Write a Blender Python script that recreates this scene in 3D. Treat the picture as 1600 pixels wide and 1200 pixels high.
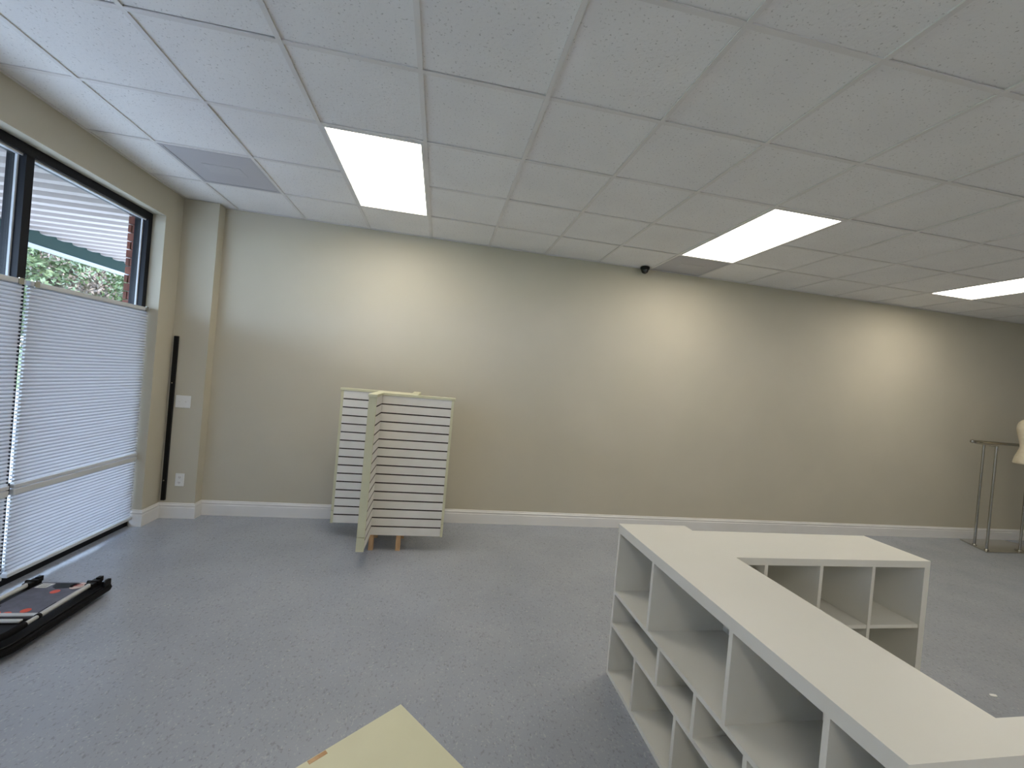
import bpy, bmesh, math, random
from mathutils import Matrix, Vector
for o in list(bpy.data.objects): bpy.data.objects.remove(o)
random.seed(7)
S = bpy.context.scene
COL = S.collection

# ------------------------------------------------------------------ camera
FPX = 655.2346; YAW = 0.1723; PIT = -0.0075; ROLL = 0.0906
CAMZ = 1.5502; D = 4.4542; H = 2.9465; T = 0.6096; GX = -0.2106; D1 = 0.5969
cd = bpy.data.cameras.new('camera'); cam = bpy.data.objects.new('camera', cd); COL.objects.link(cam)
f = Vector((math.sin(YAW)*math.cos(PIT), math.cos(YAW)*math.cos(PIT), math.sin(PIT)))
r = Vector((math.cos(YAW), -math.sin(YAW), 0)); u = r.cross(f)
r2 = math.cos(ROLL)*r + math.sin(ROLL)*u; u2 = -math.sin(ROLL)*r + math.cos(ROLL)*u
M4 = Matrix((r2, u2, -f)).transposed().to_4x4(); M4.translation = (0, 0, CAMZ)
cam.matrix_world = M4
cd.sensor_fit = 'HORIZONTAL'; cd.sensor_width = 36; cd.lens = FPX/1600*36
cd.clip_start = 0.02; cd.clip_end = 300
S.camera = cam

# ------------------------------------------------------------------ world, sun, exposure
LIGHT = 4.6          # radiance of the ceiling fixtures' diffusers
W = bpy.data.worlds.new('sky'); S.world = W; W.use_nodes = True
bg = W.node_tree.nodes['Background']
bg.inputs[0].default_value = (0.58, 0.69, 1.0, 1); bg.inputs[1].default_value = 5.4
sd = bpy.data.lights.new('sun', 'SUN'); sd.energy = 4.0; sd.angle = math.radians(6); sd.color = (1, .86, .72)
sun = bpy.data.objects.new('sun', sd); COL.objects.link(sun)
sun.rotation_euler = Vector((-0.62, 0.35, -0.7)).to_track_quat('-Z', 'Y').to_euler()
S.view_settings.view_transform = 'Standard'; S.view_settings.look = 'None'
S.view_settings.exposure = 1.32; S.view_settings.gamma = 1.0; S.view_settings.use_curve_mapping = False

# ------------------------------------------------------------------ materials
def mat(name, col, rough=.5, metal=0, spec=.5):
    m = bpy.data.materials.new(name); m.use_nodes = True
    b = m.node_tree.nodes['Principled BSDF']
    b.inputs['Base Color'].default_value = (*col, 1); b.inputs['Roughness'].default_value = rough
    b.inputs['Metallic'].default_value = metal; b.inputs['Specular IOR Level'].default_value = spec
    return m
def nt(m): return m.node_tree, m.node_tree.nodes['Principled BSDF']
def noise_col(m, c1, c2, scale, lo=.35, hi=.65, detail=3, stretch=None):
    """mix two colours by world-space noise"""
    t, b = nt(m); N = t.nodes; L = t.links
    g = N.new('ShaderNodeNewGeometry'); vec = g.outputs['Position']
    if stretch:
        mp = N.new('ShaderNodeMapping'); mp.inputs['Scale'].default_value = stretch
        L.new(vec, mp.inputs['Vector']); vec = mp.outputs[0]
    n = N.new('ShaderNodeTexNoise'); n.inputs['Scale'].default_value = scale; n.inputs['Detail'].default_value = detail
    L.new(vec, n.inputs['Vector'])
    mr = N.new('ShaderNodeMapRange'); mr.inputs[1].default_value = lo; mr.inputs[2].default_value = hi
    L.new(n.outputs['Fac'], mr.inputs[0])
    mx = N.new('ShaderNodeMix'); mx.data_type = 'RGBA'
    mx.inputs[6].default_value = (*c1, 1); mx.inputs[7].default_value = (*c2, 1)
    L.new(mr.outputs[0], mx.inputs[0]); L.new(mx.outputs[2], b.inputs['Base Color'])
    return vec, mx
def bump(m, vec, scale, strength, dist=.002, detail=2, lo=None, hi=None):
    t, b = nt(m); N = t.nodes; L = t.links
    n = N.new('ShaderNodeTexNoise'); n.inputs['Scale'].default_value = scale; n.inputs['Detail'].default_value = detail
    L.new(vec, n.inputs['Vector']); h = n.outputs['Fac']
    if lo is not None:
        mr = N.new('ShaderNodeMapRange'); mr.inputs[1].default_value = lo; mr.inputs[2].default_value = hi
        L.new(h, mr.inputs[0]); h = mr.outputs[0]
    bp = N.new('ShaderNodeBump'); bp.inputs['Strength'].default_value = strength; bp.inputs['Distance'].default_value = dist
    L.new(h, bp.inputs['Height']); L.new(bp.outputs[0], b.inputs['Normal'])

WALL = mat('wall_paint', (.6, .55, .44), .6, spec=.3)
v, _ = noise_col(WALL, (.55, .512, .41), (.58, .537, .43), 1.3); bump(WALL, v, 180, .12, .001)
WHITE = mat('white_trim', (.8, .79, .77), .35)
noise_col(WHITE, (.79, .78, .76), (.82, .81, .79), 3)
FLOOR = mat('vinyl_floor', (.22, .22, .225), .30, spec=.75)
def floor_mat(m):
    t, b = nt(m); N = t.nodes; L = t.links
    vec, mx = noise_col(m, (.325, .35, .40), (.375, .40, .45), 2.2, .3, .7, 5)
    # small dark and light flecks
    col = mx.outputs[2]
    for sc, lo, hi, c in ((95, .60, .72, (.20, .205, .22)), (120, .62, .74, (.52, .53, .54))):
        n = N.new('ShaderNodeTexNoise'); n.inputs['Scale'].default_value = sc; n.inputs['Detail'].default_value = 1
        mp = N.new('ShaderNodeMapping'); mp.inputs['Location'].default_value = (sc*.137, 3.31, .437); mp.inputs['Scale'].default_value = (1, .6, 1)
        L.new(vec, mp.inputs['Vector']); L.new(mp.outputs[0], n.inputs['Vector'])
        mr = N.new('ShaderNodeMapRange'); mr.inputs[1].default_value = lo; mr.inputs[2].default_value = hi; mr.inputs[4].default_value = .5
        L.new(n.outputs['Fac'], mr.inputs[0])
        x = N.new('ShaderNodeMix'); x.data_type = 'RGBA'; x.inputs[7].default_value = (*c, 1)
        L.new(mr.outputs[0], x.inputs[0]); L.new(col, x.inputs[6]); col = x.outputs[2]
    L.new(col, b.inputs['Base Color'])
    n = N.new('ShaderNodeTexNoise'); n.inputs['Scale'].default_value = 1.6; n.inputs['Detail'].default_value = 6
    L.new(vec, n.inputs['Vector'])
    mr = N.new('ShaderNodeMapRange'); mr.inputs[3].default_value = .22; mr.inputs[4].default_value = .40
    b.inputs['Roughness'].default_value = .27
    bump(m, vec, 60, .25, .001, 3)
floor_mat(FLOOR)
TILE = mat('acoustic_tile', (.72, .72, .70), .9, spec=.1)
def tile_mat(m):
    t, b = nt(m); N = t.nodes; L = t.links
    vec, mx = noise_col(m, (.86, .85, .84), (.90, .89, .875), 2.5)
    n = N.new('ShaderNodeTexNoise'); n.inputs['Scale'].default_value = 85; n.inputs['Detail'].default_value = 2
    L.new(vec, n.inputs['Vector'])
    mr = N.new('ShaderNodeMapRange'); mr.inputs[1].default_value = .63; mr.inputs[2].default_value = .72; mr.inputs[4].default_value = .55
    L.new(n.outputs['Fac'], mr.inputs[0])
    x = N.new('ShaderNodeMix'); x.data_type = 'RGBA'; x.inputs[7].default_value = (.36, .34, .32, 1)
    L.new(mr.outputs[0], x.inputs[0]); L.new(mx.outputs[2], x.inputs[6]); L.new(x.outputs[2], b.inputs['Base Color'])
    bump(m, vec, 55, .4, .004, 3)
tile_mat(TILE)
GRID = mat('grid_paint', (.66, .64, .61), .5)
noise_col(GRID, (.76, .74, .72), (.81, .79, .77), 4)
DARKVOID = mat('plenum_dark', (.03, .03, .03), .9)
VENT = mat('vent_metal', (.47, .46, .48), .5); VENTL = mat('vent_plate', (.54, .53, .545), .5)
def perforate(m, c1, c2):
    t, b = nt(m); N = t.nodes; L = t.links
    g = N.new('ShaderNodeNewGeometry'); vo = N.new('ShaderNodeTexVoronoi'); vo.inputs['Scale'].default_value = 180
    vo.inputs['Randomness'].default_value = 0
    L.new(g.outputs['Position'], vo.inputs['Vector'])
    mr = N.new('ShaderNodeMapRange'); mr.inputs[1].default_value = .28; mr.inputs[2].default_value = .34
    L.new(vo.outputs['Distance'], mr.inputs[0])
    x = N.new('ShaderNodeMix'); x.data_type = 'RGBA'; x.inputs[6].default_value = (*c2, 1); x.inputs[7].default_value = (*c1, 1)
    L.new(mr.outputs[0], x.inputs[0]); L.new(x.outputs[2], b.inputs['Base Color'])
perforate(VENT, (.52, .51, .53), (.25, .24, .26))
LAMP = bpy.data.materials.new('lamp_diffuser'); LAMP.use_nodes = True
def lamp_mat(m):
    t = m.node_tree; N = t.nodes; L = t.links; N.clear()
    out = N.new('ShaderNodeOutputMaterial'); e = N.new('ShaderNodeEmission')
    e.inputs[0].default_value = (1, .92, .785, 1); e.inputs[1].default_value = LIGHT
    L.new(e.outputs[0], out.inputs[0])
lamp_mat(LAMP)
BLACKAL = mat('black_aluminium', (.006, .007, .011), .42, spec=.22)
GASKET_GLINT = mat('grey_gasket_glint', (.55, .57, .6), .4)  # pale grey also stands in for the reflection along the glass edge
def glass_mat():
    m = bpy.data.materials.new('window_glass'); m.use_nodes = True
    t = m.node_tree; N = t.nodes; L = t.links; N.clear()
    out = N.new('ShaderNodeOutputMaterial'); mx = N.new('ShaderNodeMixShader'); mx.inputs[0].default_value = .04
    tr = N.new('ShaderNodeBsdfTransparent'); tr.inputs[0].default_value = (.9, .95, .93, 1)
    gl = N.new('ShaderNodeBsdfGlossy'); gl.inputs['Roughness'].default_value = .02
    L.new(tr.outputs[0], mx.inputs[1]); L.new(gl.outputs[0], mx.inputs[2]); L.new(mx.outputs[0], out.inputs[0])
    return m
GLASS = glass_mat()
def shade_mat(name, tr, c1, c2):
    m = bpy.data.materials.new(name); m.use_nodes = True
    t = m.node_tree; N = t.nodes; L = t.links; N.clear()
    out = N.new('ShaderNodeOutputMaterial'); mx = N.new('ShaderNodeMixShader'); mx.inputs[0].default_value = tr
    g = N.new('ShaderNodeNewGeometry'); n = N.new('ShaderNodeTexNoise'); n.inputs['Scale'].default_value = 300
    L.new(g.outputs['Position'], n.inputs['Vector'])
    cr = N.new('ShaderNodeMix'); cr.data_type = 'RGBA'; cr.inputs[6].default_value = (*c1, 1); cr.inputs[7].default_value = (*c2, 1)
    L.new(n.outputs['Fac'], cr.inputs[0])
    d = N.new('ShaderNodeBsdfDiffuse'); s = N.new('ShaderNodeBsdfTranslucent')
    L.new(cr.outputs[2], d.inputs[0]); L.new(cr.outputs[2], s.inputs[0])
    L.new(d.outputs[0], mx.inputs[1]); L.new(s.outputs[0], mx.inputs[2]); L.new(mx.outputs[0], out.inputs[0])
    return m
SHADE = shade_mat('shade_fabric', .62, (.78, .78, .79), (.86, .86, .87))
SEAM_SHADOW = shade_mat('shade_seam_shadowed', .28, (.50, .51, .53), (.56, .57, .59))       # glued cell seams, colour darkened for the shadow in the pleat valleys
RAIL = mat('shade_rail', (.64, .66, .68), .45)
SLAT = mat('slat_board', (.66, .64, .58), .5)
v, _ = noise_col(SLAT, (.78, .755, .70), (.83, .805, .75), 6)
CREAM = mat('cream_paint', (.66, .64, .44), .5)
v, _ = noise_col(CREAM, (.64, .62, .43), (.69, .67, .47), 5); bump(CREAM, v, 90, .1, .001)
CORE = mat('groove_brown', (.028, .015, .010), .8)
WOOD = mat('raw_wood', (.56, .34, .17), .7)
noise_col(WOOD, (.48, .28, .13), (.62, .40, .22), 14, stretch=(6, 6, .7))
MELA = mat('white_laminate', (.80, .79, .73), .38)
noise_col(MELA, (.79, .78, .72), (.815, .805, .75), 2)
EDGE = mat('edge_band', (.74, .74, .75), .45)
CHROME = mat('chrome', (.40, .385, .34), .16, 1)
CHROMEB = mat('brushed_base', (.60, .58, .52), .18, 1)
FORM = mat('form_linen', (.72, .63, .44), .85)
v, _ = noise_col(FORM, (.70, .61, .43), (.75, .66, .48), 30); bump(FORM, v, 400, .2, .001)
BLKPLASTIC = mat('black_plastic', (.006, .006, .007), .45, spec=.2)
FOAM = mat('black_foam', (.007, .007, .008), .8, spec=.15)
DECK = mat('grey_deck', (.11, .11, .145), .55)
noise_col(DECK, (.10, .10, .13), (.13, .13, .165), 25)
TUBE = mat('pale_tube', (.62, .62, .60), .3, .3)
ORANGE = mat('orange_sticker', (.75, .10, .05), .5)
LABEL = mat('white_label', (.8, .8, .78), .5); BEIGE = mat('beige_label', (.70, .55, .50), .5); INK = mat('label_ink', (.1, .1, .11), .6); REDINK = mat('label_red_ink', (.5, .12, .1), .6)
PLATE = mat('switch_plastic', (.82, .82, .80), .3)
DOME = mat('smoked_dome', (.006, .006, .007), .08)
BRICK = mat('red_brick', (.22, .07, .045), .85)
noise_col(BRICK, (.12, .035, .024), (.19, .06, .04), 9)
MORTAR = mat('mortar', (.35, .30, .27), .9)
DECKW = mat('white_steel_deck', (.33, .28, .255), .5)
GUT = mat('gutter_metal', (.30, .31, .33), .5)
GREENM = mat('green_fascia', (.014, .030, .026), .8, spec=.1)
LEAF = bpy.data.materials.new('leaf'); LEAF2 = None
def leaf_mat(name, c1, c2):
    m = mat(name, c1, .6); t, b = nt(m); N = t.nodes; L = t.links
    v, mx = noise_col(m, c1, c2, 3, .3, .7)
    return m
LEAF = leaf_mat('leaf_green', (.035, .06, .02), (.09, .12, .045))
LEAFP = leaf_mat('leaf_pink', (.12, .085, .07), (.18, .14, .11))
BARK = mat('bark', (.13, .10, .08), .9)
CONC = mat('sidewalk_concrete', (.48, .47, .45), .85); noise_col(CONC, (.52, .50, .47), (.60, .58, .55), 2)
ASPH = mat('asphalt', (.16, .16, .165), .9); noise_col(ASPH, (.14, .14, .145), (.19, .19, .195), 3)
LAWN = mat('lawn', (.10, .16, .05), .9); noise_col(LAWN, (.08, .13, .04), (.14, .20, .07), 2)

# ------------------------------------------------------------------ helpers
def new_obj(name, me, m=None, parent=None, loc=None):
    o = bpy.data.objects.new(name, me); COL.objects.link(o)
    if m is not None and me is not None and not me.materials: me.materials.append(m)
    if parent is not None: o.parent = parent
    if loc is not None: o.location = loc
    return o
def tag(o, label=None, cat=None, group=None, kind=None):
    if label: o['label'] = label
    if cat: o['category'] = cat
    if group: o['group'] = group
    if kind: o['kind'] = kind
    return o
class B:
    """collects shapes in world coordinates and builds them as one mesh object"""
    def __init__(s): s.bm = bmesh.new()
    def box(s, x0, x1, y0, y1, z0, z1):
        vs = [s.bm.verts.new(p) for p in ((x0,y0,z0),(x1,y0,z0),(x1,y1,z0),(x0,y1,z0),(x0,y0,z1),(x1,y0,z1),(x1,y1,z1),(x0,y1,z1))]
        for q in ((3,2,1,0),(4,5,6,7),(0,1,5,4),(1,2,6,5),(2,3,7,6),(3,0,4,7)): s.bm.faces.new([vs[i] for i in q])
        return s
    def poly(s, pts, z0, z1):
        a = [s.bm.verts.new((x, y, z0)) for x, y in pts]; b = [s.bm.verts.new((x, y, z1)) for x, y in pts]; n = len(pts)
        s.bm.faces.new(a[::-1]); s.bm.faces.new(b)
        for i in range(n): s.bm.faces.new((a[i], a[(i+1) % n], b[(i+1) % n], b[i]))
        return s
    def sweep(s, path, rads, n=10, cap=True):
        path = [Vector(p) for p in path]
        if not isinstance(rads, (list, tuple)): rads = [rads]*len(path)
        rings = []; up = None
        for i, p in enumerate(path):
            d = (path[min(i+1, len(path)-1)] - path[max(i-1, 0)]).normalized()
            if up is None: up = Vector((0, 0, 1)) if abs(d.z) < .9 else Vector((1, 0, 0))
            a = d.cross(up).normalized(); up = a.cross(d).normalized()
            rings.append([s.bm.verts.new(p + rads[i]*(math.cos(t)*a + math.sin(t)*up)) for t in (2*math.pi*k/n for k in range(n))])
        for r0, r1 in zip(rings, rings[1:]):
            for k in range(n): s.bm.faces.new((r0[k], r0[(k+1) % n], r1[(k+1) % n], r1[k]))
        if cap: s.bm.faces.new(rings[0][::-1]); s.bm.faces.new(rings[-1])
        return s
    def lathe(s, cx, cy, prof, n=24, sx=1, sy=1):
        rings = []
        for rr, z in prof: rings.append([s.bm.verts.new((cx+rr*sx*math.cos(2*math.pi*k/n), cy+rr*sy*math.sin(2*math.pi*k/n), z)) for k in range(n)])
        for r0, r1 in zip(rings, rings[1:]):
            for k in range(n): s.bm.faces.new((r0[k], r0[(k+1) % n], r1[(k+1) % n], r1[k]))
        s.bm.faces.new(rings[0][::-1]); s.bm.faces.new(rings[-1])
        return s
    def build(s, name, m, parent=None, loc=None, bevel=0, smooth=False):
        """loc: where the origin lies in world space (default: parent's world origin)"""
        off = Vector(loc) if loc is not None else (ROOTS.get(parent.name, Vector()) if parent else Vector())
        bmesh.ops.recalc_face_normals(s.bm, faces=s.bm.faces)
        if bevel: bmesh.ops.bevel(s.bm, geom=list(s.bm.edges), offset=bevel, segments=1, affect='EDGES', clamp_overlap=True)
        bmesh.ops.translate(s.bm, verts=s.bm.verts, vec=-off)
        me = bpy.data.meshes.new(name); s.bm.to_mesh(me); s.bm.free()
        if smooth:
            for p in me.polygons: p.use_smooth = True
            try: me.set_sharp_from_angle(angle=math.radians(40))
            except Exception: pass
        o = new_obj(name, me, m, parent)
        if parent is None: o.location = off
        else: o.location = off - (ROOTS.get(parent.name, Vector()))
        ROOTS[o.name] = off
        return o
ROOTS = {}
def root(name, loc, label, cat, group=None):
    o = new_obj(name, None, loc=loc); ROOTS[o.name] = Vector(loc); tag(o, label, cat, group); return o
def box(name, m, parent, x0, x1, y0, y1, z0, z1, bevel=0):
    return B().box(x0, x1, y0, y1, z0, z1).build(name, m, parent, bevel=bevel)
def struct(o): o['kind'] = 'structure'; return o

# ------------------------------------------------------------------ room shell
XL = -2.44; XR = 9.2; YF = -3.2
struct(box('floor', FLOOR, None, XL-.17, XR+.15, YF-.15, D+.15, -.12, 0))
struct(box('wall_back', WALL, None, XL-.17, XR+.15, D, D+.15, 0, H+.25))
struct(box('wall_right', WALL, None, XR, XR+.15, YF, D, 0, H+.25))
struct(box('wall_front', WHITE, None, XL-.17, XR+.15, YF-.15, YF, 0, H+.25))  # unseen wall, made white to return fill light
WY0, WY1, WZ = -2.95, 4.115, 2.700      # storefront opening, lengthened with unseen bays for more daylight
struct(B().box(XL-.17, XL, WY0, WY1, WZ, H+.25).box(XL-.17, XL, WY1, D, 0, H+.25).box(XL-.17, XL, YF, WY0, 0, H+.25).build('wall_left', WALL))
CX0, CX1, CY = XL, -2.143, 4.342
struct(box('wall_column', WALL, None, CX0, CX1, CY, D, 0, H))

# baseboards: swept profile along a polyline (offset to the left of travel direction)
PROF = [(0, 0), (.017, 0), (.017, .098), (.013, .103), (.013, .112), (.016, .115), (.016, .122), (.009, .128), (.007, .139), (0, .141)]
def baseboard(name, pts):
    b = B(); bm = b.bm; rows = []
    P = [Vector((x, y, 0)) for x, y in pts]
    for i, p in enumerate(P):
        d0 = (P[i]-P[i-1]).normalized() if i > 0 else None
        d1 = (P[i+1]-P[i]).normalized() if i < len(P)-1 else None
        n0 = Vector((d0.y, -d0.x, 0)) if d0 else None; n1 = Vector((d1.y, -d1.x, 0)) if d1 else None
        if n0 and n1:
            m = (n0+n1); m = m/(m.dot(n0))
        else: m = n0 or n1
        rows.append([bm.verts.new(p + m*a + Vector((0, 0, z))) for a, z in PROF])
    for r0, r1 in zip(rows, rows[1:]):
        for k in range(len(PROF)-1): bm.faces.new((r0[k], r1[k], r1[k+1], r0[k+1]))
    bm.faces.new(rows[0]); bm.faces.new(rows[-1][::-1])
    return struct(b.build(name, WHITE))
baseboard('baseboard_left', [(XL-.08, WY1), (XL, WY1), (XL, CY), (CX1, CY), (CX1, D), (CX1+.03, D)])
baseboard('baseboard_back', [(CX1+.03, D), (XR, D)])
baseboard('baseboard_right', [(XR, D), (XR, YF)])

# ------------------------------------------------------------------ ceiling
ceil = struct(box('ceiling', DARKVOID, None, XL-.17, XR+.15, YF-.15, D+.15, H+.06, H+.25))
xs = [XL] + [GX+i*T for i in range(-3, 16)] + [XR]
ys = [D] + [D-D1-j*T for j in range(0, 12)] + [YF]
xs = [x for i, x in enumerate(xs) if i in (0, len(xs)-1) or XL+.05 < x < XR-.05]
ys = [y for i, y in enumerate(ys) if i in (0, len(ys)-1) or YF+.05 < y < D-.05]
LIGHT_COLS = (-1, 4, 9); LIGHT_ROWS = (1, 8)
def colidx(x): return round((x-GX)/T)
skip = set()
for c in LIGHT_COLS:
    for rj in LIGHT_ROWS: skip |= {(c, rj), (c, rj+1)}
skip |= {(-3, 1), (4, 0)}
BW = .012
cache = {}
for ix in range(len(xs)-1):
    for jy in range(len(ys)-1):
        x0, x1 = xs[ix], xs[ix+1]; y1, y0 = ys[jy], ys[jy+1]
        ci = colidx(xs[ix]) if ix > 0 else -4
        if (ci, jy) in skip: continue
        w, d = round(x1-x0-.008, 3), round(y1-y0-.008, 3)
        if (w, d) not in cache:
            b = B().box(-w/2, w/2, -d/2, d/2, 0, .016); me_o = b.build('ceiling_tile', TILE, ceil)
            cache[(w, d)] = me_o.data
        else:
            me_o = new_obj('ceiling_tile', cache[(w, d)], None, ceil)
        me_o.location = ((x0+x1)/2, (y0+y1)/2, H+.005+random.uniform(-.001, .0015))
        if (ci, jy) in {(0, 4), (-2, 4), (-3, 4)}: me_o.scale = (1, .964, 1)      # tiles that sit a little short of the grid
for k, x in enumerate(xs[1:-1]): box('main_tee', GRID, ceil, x-BW, x+BW, YF, D, H-.002, H+.004)
for jy in range(1, len(ys)-1):
    for ix in range(len(xs)-1):
        ci = colidx(xs[ix]) if ix > 0 else -4
        if (ci, jy) in skip and (ci, jy-1) in skip and ci != -3 and not (ci == 4 and jy == 1): continue
        box('cross_tee', GRID, ceil, xs[ix]+(BW if ix else 0), xs[ix+1]-(BW if ix < len(xs)-2 else 0), ys[jy]-BW, ys[jy]+BW, H-.0015, H+.004)
# wall angle
for nm, a in (('wall_angle', (XL, XR, D-.02, D, H-.002, H+.003)), ('wall_angle', (XL, XL+.02, YF, D, H-.002, H+.003))): box(nm, GRID, ceil, *a)

def fixture(c, rj, label):
    x0, x1 = GX+c*T+BW, GX+(c+1)*T-BW; y1 = D-D1-(rj-1)*T-BW; y0 = D-D1-(rj+1)*T+BW
    t = root('ceiling_light', ((x0+x1)/2, (y0+y1)/2, H), label, 'ceiling light', 'fluorescent panels in the ceiling grid')
    fr = .014
    B().box(x0, x1, y0, y0+fr, H-.004, H+.05).box(x0, x1, y1-fr, y1, H-.004, H+.05).box(x0, x0+fr, y0+fr, y1-fr, H-.004, H+.05).box(x1-fr, x1, y0+fr, y1-fr, H-.004, H+.05).build('frame', WHITE, t)
    box('diffuser', LAMP, t, x0+fr, x1-fr, y0+fr, y1-fr, H, H+.006)
    box('housing', WHITE, t, x0+fr, x1-fr, y0+fr, y1-fr, H+.045, H+.05)
fixture(-1, 1, 'bright rectangular ceiling light nearest the window, above the slatwall stand')
fixture(4, 1, 'bright rectangular ceiling light touching the grey vent near the dome camera')
fixture(9, 1, 'bright rectangular ceiling light farthest right, cut by the edge of the view')
for c in LIGHT_COLS:
    for rj in LIGHT_ROWS:
        if rj == 1 and c != 14: continue
        fixture(c, rj, 'rectangular ceiling light of the row behind the viewer, %s from the window' % {-1: 'first', 4: 'second', 9: 'third'}[c])
def vent(c, rj, label):
    x0, x1 = GX+c*T+BW, GX+(c+1)*T-BW
    y1 = (D-.02) if rj == 0 else D-D1-(rj-1)*T-BW; y0 = D-D1-rj*T+BW
    t = root('ceiling_vent', ((x0+x1)/2, (y0+y1)/2, H), label, 'ceiling vent', 'perforated grey ceiling vents')
    fr = .022; mx, my = (x0+x1)/2, (y0+y1)/2
    B().box(x0, x1, y0, y0+fr, H-.003, H+.02).box(x0, x1, y1-fr, y1, H-.003, H+.02).box(x0, x0+fr, y0+fr, y1-fr, H-.003, H+.02).box(x1-fr, x1, y0+fr, y1-fr, H-.003, H+.02).build('frame', mat('vent_frame', (.5, .49, .51), .5), t)
    box('perforated_face', VENT, t, x0+fr, x1-fr, y0+fr, y1-fr, H+.001, H+.004)
    box('deflector_plate', VENTL, t, mx-.13, mx+.13, my-.07, my+.07, H-.001, H+.001)
vent(-3, 1, 'perforated grey ceiling vent near the window corner')
vent(4, 0, 'perforated grey ceiling vent against the back wall beside the dome camera')

# dome camera
t = root('dome_camera', (2.14, 4.375, H), 'small black dome security camera on the ceiling at the back wall', 'camera')
B().lathe(2.14, 4.375, [(.050, H-.003), (.050, H-.018), (.046, H-.030), (.043, H-.032)], 28).build('base', BLKPLASTIC, t, smooth=True)
B().lathe(2.14, 4.375, [(.041, H-.030)]+[(.041*math.cos(a), H-.034-.043*math.sin(a)) for a in (0, .3, .6, .9, 1.2, 1.45)], 28).build('dome', DOME, t, smooth=True)
B().sweep([(2.13, 4.335, H-.055), (2.128, 4.325, H-.060)], [.014, .012], 12).build('lens', mat('lens_ring', (.05, .05, .055), .3), t)

# ------------------------------------------------------------------ storefront window
win = struct(box('window_1', BLACKAL, None, -2.642, -2.54, WY0, WY1, 0, .060))    # sill frame is the window's own mesh
FX0, FX1 = -2.642, -2.540
box('head_frame', BLACKAL, win, FX0, FX1, WY0, WY1, 2.640, WZ)
mulls = [3.024, 1.87, .74, -.39, -1.52]
box('jamb_frame', BLACKAL, win, FX0, FX1, WY1-.048, WY1, .060, 2.640); box('jamb_frame', BLACKAL, win, FX0, FX1, WY0, WY0+.048, .060, 2.640)
for y in mulls: box('mullion', BLACKAL, win, FX0, FX1, y-.026, y+.026, .060, 2.640)
edges = [WY0+.048] + [e for y in reversed(mulls) for e in (y-.026, y+.026)] + [WY1-.048]
GXc = -2.594
for a, b_ in zip(edges[::2], edges[1::2]):
    box('pane', GLASS, win, GXc-.003, GXc+.003, a, b_, .060, 2.640)
    g = .010
    for (ya, yb, za, zb_) in ((a, a+g, .060, 2.64), (b_-g, b_, .060, 2.64), (a+g, b_-g, 2.63, 2.64)): box('gasket_glint', GASKET_GLINT, win, GXc+.004, GXc+.016, ya, yb, za, zb_)  # light strips put the bright reflection line beside the glass
    B().box(FX1-.028, FX1-.018, a, b_, 2.628, 2.640).build('glazing_stop', GASKET_GLINT, win)

def pleats(b, y0, y1, z0, z1, n, xb, depth):
    """zig-zag honeycomb sheet, front and back"""
    bm = b.bm
    for sgn in (1, -1):
        prev = None; p = (z1-z0)/n
        for i in range(n):
            for fr, dx, mi in ((0, .10, 0), (.40, .10, 1), (.52, .85, 0), (.72, 1, 0), (.90, .75, 0)):
                z = z1 - p*(i+fr); x = xb + sgn*depth*dx
                cur = (bm.verts.new((x, y0, z)), bm.verts.new((x, y1, z)))
                if prev:
                    fc = bm.faces.new((prev[0], prev[1], cur[1], cur[0]) if sgn > 0 else (prev[0], cur[0], cur[1], prev[1])); fc.material_index = mi
                prev = cur
def shade(y0, y1, label, off=0):
    xb = -2.512
    t = root('cellular_shade', (xb, (y0+y1)/2, .05), label, 'window shade', 'pleated shades on the storefront window')
    box('top_rail', RAIL, t, xb-.02, xb+.02, y0, y1, 1.862+off, 1.892+off, .003)
    b = B(); pleats(b, y0+.004, y1-.004, .642, 1.862+off, 52, xb, .015); b.build('upper_fabric', SHADE, t).data.materials.append(SEAM_SHADOW)
    box('middle_rail', RAIL, t, xb-.019, xb+.019, y0, y1, .618, .642, .003)
    box('lower_rail', RAIL, t, xb-.019, xb+.019, y0, y1, .575, .612, .003)
    b = B(); pleats(b, y0+.004, y1-.004, .088, .575, 21, xb, .015); b.build('lower_fabric', SHADE, t).data.materials.append(SEAM_SHADOW)
    box('bottom_rail', RAIL, t, xb-.019, xb+.019, y0, y1, .064, .088, .003)
    for ya in (y0+.02, y1-.05): box('rail_end_clip', CHROME, t, xb+.02, xb+.026, ya, ya+.03, 1.858+off, 1.896+off)
    return t
shade(3.032, 4.092, 'white pleated shade in the window bay nearest the room corner')
shade(1.90, 3.002, 'white pleated shade cut by the left edge of the view, beside the mullion')
shade(.78, 1.842, 'white pleated shade added outside the view, third bay from the room corner')
shade(-.36, .712, 'white pleated shade added outside the view, fourth bay from the room corner')
shade(-1.49, -.42, 'white pleated shade added outside the view, fifth bay from the room corner')
shade(-2.88, -1.55, 'white pleated shade added outside the view, last bay of the storefront')
# mullion clip between the two shades
box('shade_bracket', BLACKAL, win, -2.540, -2.515, 3.005, 3.030, .58, .65)

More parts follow.
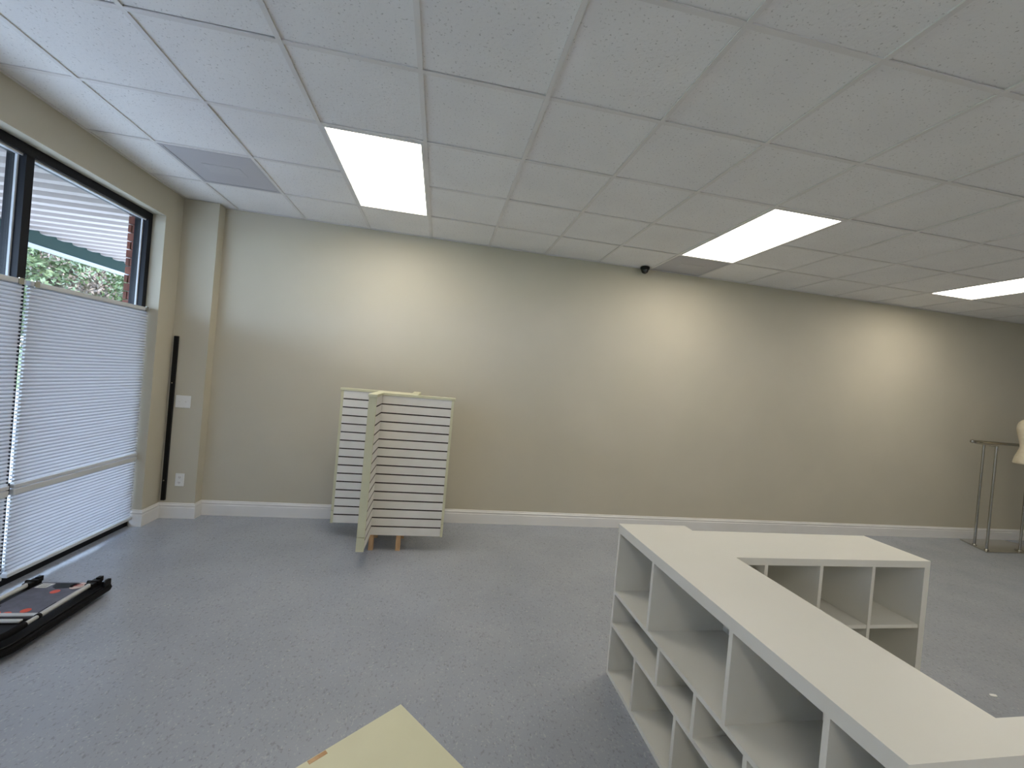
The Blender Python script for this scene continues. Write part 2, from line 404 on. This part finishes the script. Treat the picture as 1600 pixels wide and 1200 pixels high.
# ------------------------------------------------------------------ things on the column
t = root('wall_strip', (-2.401, CY, .165), 'tall narrow black metal strip fixed upright in the corner beside the window', 'metal strip')
box('strip', BLKPLASTIC, t, -2.418, -2.384, CY-.022, CY, .165, 1.682, .002)
for z in (.35, 1.25): B().sweep([(-2.401, CY-.022, z), (-2.401, CY-.025, z)], .006, 10).build('screw', CHROME, t)
t = root('light_switch', (-2.307, CY, 1.083), 'white double light switch plate on the corner column', 'light switch')
box('plate', PLATE, t, -2.369, -2.245, CY-.007, CY, 1.026, 1.140, .002)
for x in (-2.330, -2.284):
    sw = box('toggle_frame', PLATE, t, x-.008, x+.008, CY-.0085, CY-.007, 1.068, 1.098)
    B().box(x-.005, x+.005, CY-.02, CY-.0085, 1.083, 1.092).build('toggle', WHITE, sw, loc=(x, CY, 1.083))
t = root('power_outlet', (-2.281, CY, .357), 'white duplex power outlet low on the corner column', 'outlet')
box('plate', PLATE, t, -2.318, -2.244, CY-.007, CY, .298, .416, .002)
for z in (.332, .382):
    f_ = B().lathe(0, 0, [(.0175, 0), (.0175, .003)], 16).bm
    bmesh.ops.rotate(f_, verts=f_.verts, cent=(0, 0, 0), matrix=Matrix.Rotation(math.pi/2, 3, 'X'))
    bmesh.ops.translate(f_, verts=f_.verts, vec=(-2.281, CY-.007, z)); bb = B(); bb.bm = f_
    so = bb.build('socket', WHITE, t)
    for (xa, xb_, za, zb_) in ((-2.288, -2.2855, z-.004, z+.006), (-2.2765, -2.274, z-.004, z+.006), (-2.283, -2.279, z-.011, z-.008)):
        B().box(xa, xb_, CY-.0108, CY-.0099, za, zb_).build('slot', INK, so, loc=(-2.281, CY, z))

# ------------------------------------------------------------------ slatwall pinwheel stand
def slatwall():
    zb, zt = .133, 1.352; th = .055; n = 16; g = .0105; cap = .022
    t = root('slatwall_stand', (-.345, 3.865, 0), 'four-armed pinwheel slatwall stand with cream trim before the back wall', 'display stand')
    # panels: axis, fixed span (thickness), length span, which end is free, exposed short-face span
    panels = [('x', (3.70, 3.755), (-.46, .148), 1, 1), ('y', (-.515, -.46), (3.355, 3.97), -1, -1),
              ('x', (3.97, 4.025), (-.852, -.23), -1, -1), ('y', (-.23, -.175), (3.755, 4.365), 1, 1)]
    # long (outer) face side: right arm -> low y; near arm -> low x; left arm -> high y; far arm -> high x
    outer = [-1, -1, 1, 1]
    inner_limit = [-.175, 3.70, -.515, 4.025]
    post = .022; bt = .013
    ph = (zt-cap-zb)/n
    for (ax, (a0, a1), (l0, l1), free, _), out, lim in zip(panels, outer, inner_limit):
        def bx(name, m, la, lb, ta, tb, z0, z1, bev=0):
            return box(name, m, t, la, lb, ta, tb, z0, z1, bev) if ax == 'x' else box(name, m, t, ta, tb, la, lb, z0, z1, bev)
        e0, e1 = (l0, l1-post) if free > 0 else (l0+post, l1)
        bx('core_board', CORE, e0, e1, a0+bt-.002, a1-bt+.002, zb, zt-cap)
        # free end trim, split low by a joint
        p0, p1 = (l1-post, l1) if free > 0 else (l0, l0+post)
        zj = zb+.105
        bx('end_trim', CREAM, p0, p1, a0-.002, a1+.002, zj+.004, zt-cap, .001)
        bx('end_trim_foot', CREAM, p0, p1, a0-.002, a1+.002, zb-.004, zj, .001)
        bx('top_cap', CREAM, l0-.0 if free > 0 else l0-.010, l1+.010 if free > 0 else l1, a0-.006, a1+.006, zt-cap, zt, .0015)
        for side in (-1, 1):
            s0, s1 = e0, e1
            if side != out:
                if free > 0: s0 = lim
                else: s1 = lim
            for k in range(n):
                z0 = zb+k*ph + (g/2 if k else 0); z1 = zb+(k+1)*ph - (g/2 if k < n-1 else 0)
                sl = bx('slat', SLAT, s0, s1, a0, a0+bt, z0, z1) if side < 0 else bx('slat', SLAT, s0, s1, a1-bt, a1, z0, z1)
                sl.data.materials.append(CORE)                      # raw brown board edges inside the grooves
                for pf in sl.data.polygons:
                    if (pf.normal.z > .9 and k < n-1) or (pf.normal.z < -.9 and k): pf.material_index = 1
    box('core_top', CREAM, t, -.46, -.23, 3.755, 3.97, zt-cap, zt-.001)
    for (x, y) in ((-.45, 3.715), (-.225, 3.715), (-.45, 3.99), (-.215, 3.99)):
        box('leg', WOOD, t, x-.019, x+.019, y-.014, y+.03, 0, zb+.03)
    for ya in (3.76, 3.925): box('base_rail', WOOD, t, -.46, -.23, ya, ya+.04, zb-.002, zb+.05)
slatwall()

# ------------------------------------------------------------------ white shelving
ZT = .822
def bookcase_long():
    x0, x1, y0, y1 = 1.040, 1.436, .708, 2.152; th = .02
    t = root('low_bookcase', ((x0+x1)/2, (y0+y1)/2, 0), 'long low white bookcase with staggered open cubbies facing the floor', 'bookcase')
    box('top_board', MELA, t, x0, x1, y0, y1, ZT-.046, ZT)
    fa, fb = .003, .006
    zt_ = ZT-.046
    box('side_panel', MELA, t, x0+fa, x1, y1-th, y1-.001, 0, zt_); box('side_panel', MELA, t, x0+fa, x1, y0+.001, y0+th, 0, zt_)
    box('back_panel', MELA, t, x1-.008, x1, y0+th, y1-th, .02, zt_)
    box('bottom_board', MELA, t, x0+fa, x1-.008, y0+th, y1-th, 0, .022)
    for z in (.267, .442): box('shelf_board', MELA, t, x0+fa, x1-.008, y0+th, y1-th, z, z+.019)
    for ysr, z0, z1 in (((1.775, 1.250, .895), .461, zt_), ((1.667, 1.404, 1.142, .880), .286, .442), ((1.860, 1.512, 1.165, .815), .022, .267)):
        for y in ysr: box('divider', MELA, t, x0+fa, x1-.008, y-.009, y+.009, z0, z1)
bookcase_long()
def bookcase_far():
    x0, x1, y0, y1 = 1.436, 2.560, 1.735, 2.080
    t = root('low_bookcase', ((x0+x1)/2, (y0+y1)/2, 0), 'low white two-row cube bookcase forming the far wing, nearest the back wall', 'bookcase')
    box('top_board', MELA, t, x0, x1, y0, y1, ZT-.034, ZT)
    zt_ = ZT-.034
    box('side_panel', MELA, t, x0, x0+.034, y0, y1, 0, zt_); box('side_panel', MELA, t, x1-.034, x1, y0, y1, 0, zt_)
    box('bottom_board', MELA, t, x0+.034, x1-.034, y0, y1, .05, .084)
    box('back_panel', MELA, t, x0+.034, x1-.034, y1-.008, y1, .084, zt_)
    box('plinth_board', MELA, t, x0+.034, x1-.034, y0+.02, y0+.036, 0, .05)
    for x in (1.605, 1.914, 2.219): box('divider', MELA, t, x-.009, x+.009, y0+.003, y1-.008, .084, zt_)
    cells = [x0+.034, 1.605, 1.914, 2.219, x1-.034]
    for a, b_ in zip(cells, cells[1:]): box('shelf_board', MELA, t, a+.009 if a > x0+.1 else a, b_-.009 if b_ < x1-.1 else b_, y0+.006, y1-.008, .474, .492)
bookcase_far()
def wing_near():
    x0, x1, y0, y1 = 1.436, 2.60, .708, .806
    t = root('counter_wing', ((x0+x1)/2, (y0+y1)/2, 0), 'narrow white counter wing at the near right, cut by the edge of the view', 'counter')
    box('top_board', MELA, t, x0, x1, y0, y1, ZT-.046, ZT)
    box('front_panel', MELA, t, x0, x1, y0+.004, y0+.022, 0, ZT-.046); box('back_panel', MELA, t, x0, x1, y1-.022, y1-.004, 0, ZT-.046)
    box('end_panel', MELA, t, x1-.018, x1, y0+.022, y1-.022, 0, ZT-.046)
wing_near()

# ------------------------------------------------------------------ cream plinth in the foreground
def plinth():
    h = .75; c = Vector((-.022, 1.026, 0)); e1 = Vector((-.780, -.626, 0)).normalized(); e2 = Vector((-e1.y, e1.x, 0))
    if e2.x < 0: e2 = -e2
    L1 = .60; L2 = .60
    ctr = c + e1*L1/2 + e2*L2/2
    t = root('display_plinth', ctr, 'cream painted display plinth with a chipped top edge in the foreground', 'plinth')
    def P(a, b): return c + e1*a + e2*b
    def slab(name, a0, a1, b0, b1, z0, z1, m, bev=.0):
        b = B(); pts = [P(a0, b0), P(a1, b0), P(a1, b1), P(a0, b1)]
        return b.poly([(p.x, p.y) for p in pts], z0, z1).build(name, m, t, bevel=bev)
    slab('top_board', 0, L1, 0, L2, h-.02, h, CREAM, .002)
    i = .012
    slab('side_panel', i, i+.018, i, L2-i, 0, h-.02, CREAM); slab('side_panel', L1-i-.018, L1-i, i, L2-i, 0, h-.02, CREAM)
    slab('side_panel', i+.018, L1-i-.018, i, i+.018, 0, h-.02, CREAM); slab('side_panel', i+.018, L1-i-.018, L2-i-.018, L2-i, 0, h-.02, CREAM)
    slab('bare_wood_chip', .185, .222, .0035, .013, h-.001, h+.0006, WOOD)
plinth()

# ------------------------------------------------------------------ folded platform cart by the window
def cart():
    x0, x1, y0, y1 = -2.345, -1.900, 2.262, 2.985
    t = root('folded_cart', ((x0+x1)/2, (y0+y1)/2, 0), 'folded black platform cart with grey deck lying on the floor by the window', 'cart')
    def rr(x0, x1, y0, y1, rd, rfar):
        pts = []
        for cx, cy, a0, rd_ in ((x1-rfar, y1-rfar, 0, rfar), (x0+rfar, y1-rfar, 90, rfar), (x0+rd, y0+rd, 180, rd), (x1-rd, y0+rd, 270, rd)):
            for k in range(7): a = math.radians(a0+15*k); pts.append((cx+rd_*math.cos(a), cy+rd_*math.sin(a)))
        return pts
    B().poly(rr(x0+.012, x1-.012, y0+.012, y1-.012, .12, .03), .030, .066).build('platform', BLKPLASTIC, t, bevel=.003)
    outer = rr(x0, x1, y0, y1, .13, .035); path = [(x, y, .045) for x, y in outer]; path.append(path[0])
    B().sweep(path, .017, 8).build('bumper', FOAM, t, smooth=True)
    dk = box('deck', DECK, t, -2.255, -1.995, 2.585, 2.968, .066, .074)
    # details lying on the deck
    def flat(name, pts, m, h=.0012): return B().poly(pts, .074, .074+h).build(name, m, dk, loc=(-2.125, 2.776, .07))
    flat('hand_hole', [(-2.175, 2.955), (-2.040, 2.955), (-2.055, 2.905), (-2.13, 2.890), (-2.16, 2.91)], BLKPLASTIC)
    lb = flat('white_label', [(-2.245, 2.90), (-2.185, 2.90), (-2.175, 2.95), (-2.238, 2.95)], LABEL)
    for k in range(3): B().box(-2.232, -2.190, 2.908+.013*k, 2.912+.013*k, .0752, .0757).build('print_line', INK, dk, loc=(-2.125, 2.776, .07))
    rl = flat('round_label', [(-2.040+.035*math.cos(a), 2.925+.040*math.sin(a)) for a in [k*math.pi/8 for k in range(16)]], BEIGE)
    for ya in (2.918, 2.934): B().box(-2.060, -2.020, ya, ya+.006, .0752, .0757).build('print_line', REDINK, dk, loc=(-2.125, 2.776, .07))
    for cx, cy in ((-2.105, 2.856), (-2.085, 2.655), (-2.200, 2.625), (-2.150, 2.622)):
        flat('orange_sticker', [(cx+.022*math.cos(a), cy+.022*math.sin(a)) for a in [k*math.pi/7 for k in range(14)]], ORANGE)
    box('deck_slot', BLKPLASTIC, t, -2.262, -2.235, 2.62, 2.70, .0745, .076); box('deck_slot', BLKPLASTIC, t, -2.012, -1.997, 2.60, 2.74, .0745, .076)
    xr, xl, zr = -1.965, -2.285, .088
    for xh in (xr, xl):
        hd = B().sweep([(xh, 2.575, zr), (xh, 2.900, zr)], .0135, 14).build('handle_rail', TUBE, t, smooth=True)
        B().sweep([(xh, 2.500, zr), (xh, 2.575, zr)], .0105, 12).build('inner_tube', TUBE, hd, smooth=True)
        B().sweep([(xh, 2.568, zr), (xh, 2.582, zr)], .0155, 12).build('tube_collar', BLKPLASTIC, hd, smooth=True)
    box('cross_bar', TUBE, t, xl, xr, 2.578, 2.602, .083, .093, .003)
    box('lower_cross_bar', TUBE, t, xl+.02, xr-.06, 2.545, 2.570, .068, .080, .003)
    g = [(xr, 2.500, zr)]
    rad = .085
    for k in range(0, 7): a = math.radians(-15*k); g.append((xr-rad+rad*math.cos(a), 2.425+rad*math.sin(a), zr))
    for k in range(0, 7): a = math.radians(-90-15*k); g.append((xl+rad+rad*math.cos(a), 2.425+rad*math.sin(a), zr))
    g.append((xl, 2.500, zr))
    B().sweep(g, .0165, 12).build('foam_grip', FOAM, t, smooth=True)
    for xh in (xr, xl):
        hb = B().box(xh-.022, xh+.022, 2.895, 2.975, .064, .098).build('hinge_bracket', BLKPLASTIC, t, bevel=.003)
        B().sweep([(xh-.032, 2.935, .095), (xh+.032, 2.935, .095)], .008, 10).build('hinge_pin', BLKPLASTIC, hb)
        B().box(xh-.010, xh+.012, 2.965, 2.995, .074, .104).build('latch', BLKPLASTIC, hb)
    B().box(-1.925, -1.905, 2.935, 2.99, .05, .092).build('corner_stop', BLKPLASTIC, t, bevel=.003)
    for (wx, wy) in ((-2.30, 2.40), (-1.945, 2.42), (-2.30, 2.90), (-1.945, 2.90)):
        B().sweep([(wx-.012, wy, .021), (wx+.012, wy, .021)], .021, 14).build('wheel', BLKPLASTIC, t, smooth=True)
cart()

# ------------------------------------------------------------------ chrome rack and dress form at the right
def rack():
    t = root('clothes_rack', (7.1, 4.15, 0), 'chrome clothes rack with polished low base standing at the back wall', 'clothes rack')
    B().poly([(6.665, 3.965), (7.86, 3.955), (7.62, 4.385), (6.905, 4.385)], .0, .018).build('base', CHROMEB, t, bevel=.002)
    zr = 1.316
    B().sweep([(6.66, 4.20, zr), (7.86, 4.20, zr)], .019, 14).build('hang_rail', CHROME, t, smooth=True)
    for x in (6.66, 7.86): B().lathe(x, 4.20, [(.001, zr-.024), (.020, zr-.015), (.025, zr), (.020, zr+.015), (.001, zr+.024)], 12).build('rail_end_cap', CHROME, t, smooth=True)
    for (px_, py_, top) in ((6.80, 4.17, zr-.01), (6.735, 4.01, zr-.025), (7.70, 4.17, zr-.01), (7.76, 4.01, zr-.025)):
        B().sweep([(px_, py_, .017), (px_, py_, top)], .0135, 12).build('post', CHROME, t, smooth=True)
        B().lathe(px_, py_, [(.024, .018), (.022, .028), (.015, .034)], 14).build('post_collar', CHROME, t, smooth=True)
    for x0_, x1_ in ((6.735, 6.70), (7.76, 7.80)):
        B().sweep([(x0_, 3.995, zr-.028), (x1_, 4.20, zr-.014)], .010, 10).build('bracket_arm', CHROME, t, smooth=True)
rack()
def dress_form():
    cx, cy, z0 = 7.285, 4.025, .018
    t = root('dress_form', (cx, cy, z0), 'cream dress form torso on a metal pole at the far right edge', 'dress form')
    prof = [(.02, 1.092), (.126, 1.094), (.131, 1.103), (.128, 1.13), (.118, 1.18), (.100, 1.235), (.086, 1.285), (.083, 1.31), (.087, 1.345), (.098, 1.40), (.112, 1.46), (.122, 1.52), (.122, 1.56), (.112, 1.60), (.090, 1.632), (.055, 1.655), (.042, 1.675), (.040, 1.72), (.038, 1.725), (.01, 1.727)]
    B().lathe(cx, cy, prof, 32, 1.0, 1.0).build('torso', FORM, t, smooth=True)
    B().sweep([(cx, cy, .018), (cx, cy, 1.10)], .012, 12).build('pole', CHROME, t, smooth=True)
    B().lathe(cx, cy, [(.045, .0182), (.043, .026), (.016, .032)], 18).build('foot', CHROME, t, smooth=True)
    B().lathe(cx, cy, [(.039, 1.725), (.03, 1.74), (.012, 1.75), (.010, 1.775), (.004, 1.785)], 16).build('neck_cap', WOOD, t, smooth=True)
dress_form()
# scrap on the floor
b = B().poly([(3.282+.022*math.cos(a)*s_, 1.861+.012*math.sin(a)*s_) for a, s_ in ((.2, 1), (1.2, .8), (2.3, 1.1), (3.4, 1), (4.4, .7), (5.4, 1))], 0, .004)
SCRAP = b.build('paper_scrap', LABEL, None, loc=(3.282, 1.861, 0)); tag(SCRAP, 'tiny white scrap on the grey floor behind the white shelving', 'scrap')

# ------------------------------------------------------------------ outside
struct(box('pavement', CONC, None, -5.6, XL-.17, -14, 26, -.15, -.02))
struct(box('parking_lot', ASPH, None, -13, -5.6, -14, 40, -.25, -.12))
struct(box('lawn', LAWN, None, -60, -13, -30, 80, -.3, -.12))
# canopy deck with ribs running out from the shopfront
def canopy():
    b = B(); bm = b.bm; y = -4.0; z = 2.785; rows = []
    prof = []
    while y < 11:
        prof += [(y, z), (y+.085, z), (y+.115, z+.045), (y+.195, z+.045)]; y += .225
    for yy, zz in prof: rows.append((bm.verts.new((-2.60, yy, zz)), bm.verts.new((-4.80, yy, zz)), bm.verts.new((-4.80, yy, zz+.02)), bm.verts.new((-2.60, yy, zz+.02))))
    for a, c in zip(rows, rows[1:]):
        bm.faces.new((a[0], a[1], c[1], c[0])); bm.faces.new((a[2], a[3], c[3], c[2]))
    t = root('canopy', (-3.7, 3.5, 2.75), 'white corrugated steel canopy with dark green fascia outside the window', 'canopy')
    b.build('corrugated_deck', DECKW, t)
    box('fascia', GREENM, t, -4.86, -4.80, -4, 11.2, 2.655, 2.86)
    box('gutter_edge', GUT, t, -4.89, -4.79, -4, 11.2, 2.608, 2.640)
    box('fascia_lip', GREENM, t, -4.88, -4.80, -4, 11.2, 2.640, 2.655)
    for yy in (-3.6, 10.8): box('post', GREENM, t, -4.87, -4.79, yy, yy+.08, -.02, 2.655)
canopy()
# upper facade over the canopy so that the shop is a closed building outside
struct(box('wall_facade', BRICK, None, XL-.26, XL-.17, -6, 11, H+.0, H+1.2))
# brick pier right of the window
def pier():
    x0, x1, y0, y1 = -2.90, XL-.225, 4.415, 4.87
    p = struct(box('wall_pier', MORTAR, None, x0+.012, x1, y0+.008, y1, -.02, 2.77))
    bl, bh, j = .20, .066, .010
    z = 0.0; row = 0
    mesh = {}
    while z < 2.74:
        x = x1
        first = bl if row % 2 == 0 else bl/2
        ln = first
        while x > x0+.02:
            w = min(ln, x-x0)
            key = round(w, 3)
            if w > .03:
                if key not in mesh:
                    o = B().box(-w/2+j/2, w/2-j/2, -.03, .012, 0, bh).build('brick', BRICK, p); mesh[key] = o.data
                else: o = new_obj('brick', mesh[key], None, p)
                o.location = (x-w/2, y0-.003+random.uniform(-.002, .002), z)
            x -= w; ln = bl
        z += bh+j; row += 1
pier()
# trees across the lot
def tree(x, y, hgt, cw, lm, label, seed, fill=90, ls=1.0):
    rnd = random.Random(seed)
    t = root('tree', (x, y, -.12), label, 'tree', 'trees beyond the parking lot')
    pts = [(x, y, -.15)]; n = 6
    for k in range(1, n+1): pts.append((x+rnd.uniform(-.15, .15)*k*.5, y+rnd.uniform(-.15, .15)*k*.5, hgt*.8*k/n))
    tr = B().sweep(pts, [.20-.025*k for k in range(n+1)], 8)
    br = []
    for k in range(16):
        z = hgt*rnd.uniform(.18, .75); a = rnd.uniform(0, 6.28); l = cw*rnd.uniform(.5, .95)
        e = Vector((x+l*math.cos(a), y+l*math.sin(a), z+rnd.uniform(.3, 1.6))); m = Vector((x, y, z)).lerp(e, .5)+Vector((0, 0, .2))
        tr.sweep([(x, y, z), m, e], [.06, .04, .012], 5); br.append((Vector((x, y, z)), m, e))
    tr.build('trunk', BARK, t)
    lf = B(); bm = lf.bm
    clumps = []
    for s_, m_, e_ in br:
        for q in range(6): clumps.append(m_.lerp(e_, rnd.uniform(.2, 1.15))+Vector([rnd.gauss(0, .35) for _ in range(3)]))
    for k in range(fill): clumps.append(Vector((x+rnd.gauss(0, cw*.4), y+rnd.gauss(0, cw*.4), hgt*rnd.uniform(.15, 1.0))))
    for c in clumps:
        for q in range(60):
            p = c+Vector([rnd.gauss(0, .30) for _ in range(3)])
            a = Vector([rnd.gauss(0, 1) for _ in range(3)]).normalized(); b_ = a.cross(Vector([rnd.gauss(0, 1) for _ in range(3)])).normalized()
            s1, s2 = ls*rnd.uniform(.06, .13), ls*rnd.uniform(.03, .07)
            bm.faces.new([bm.verts.new(p+a*s1), bm.verts.new(p+b_*s2), bm.verts.new(p-a*s1), bm.verts.new(p-b_*s2)])
    me = bpy.data.meshes.new('crown'); bmesh.ops.translate(bm, verts=bm.verts, vec=-ROOTS[t.name]); bm.to_mesh(me); bm.free()
    o = new_obj('crown', me, lm, t)
tree(-14.5, 16.6, 7.0, 2.2, LEAF, 'leafy green tree beyond the canopy, left in the window', 1)
tree(-14.8, 24.2, 7.0, 2.2, LEAF, 'leafy green tree beyond the canopy, beside the brick pier', 3)
tree(-22.5, 29.6, 9.5, 3.4, LEAFP, 'pinkish blossoming tree farther off, between the two green trees', 2, 160, 1.4)
tree(-36, 40.0, 15, 6.0, LEAF, 'tall dense green tree far off behind the other trees, left', 6, 420, 3.0)
tree(-36, 56.0, 15, 6.0, LEAF, 'tall dense green tree far off behind the other trees, right', 7, 420, 3.0)
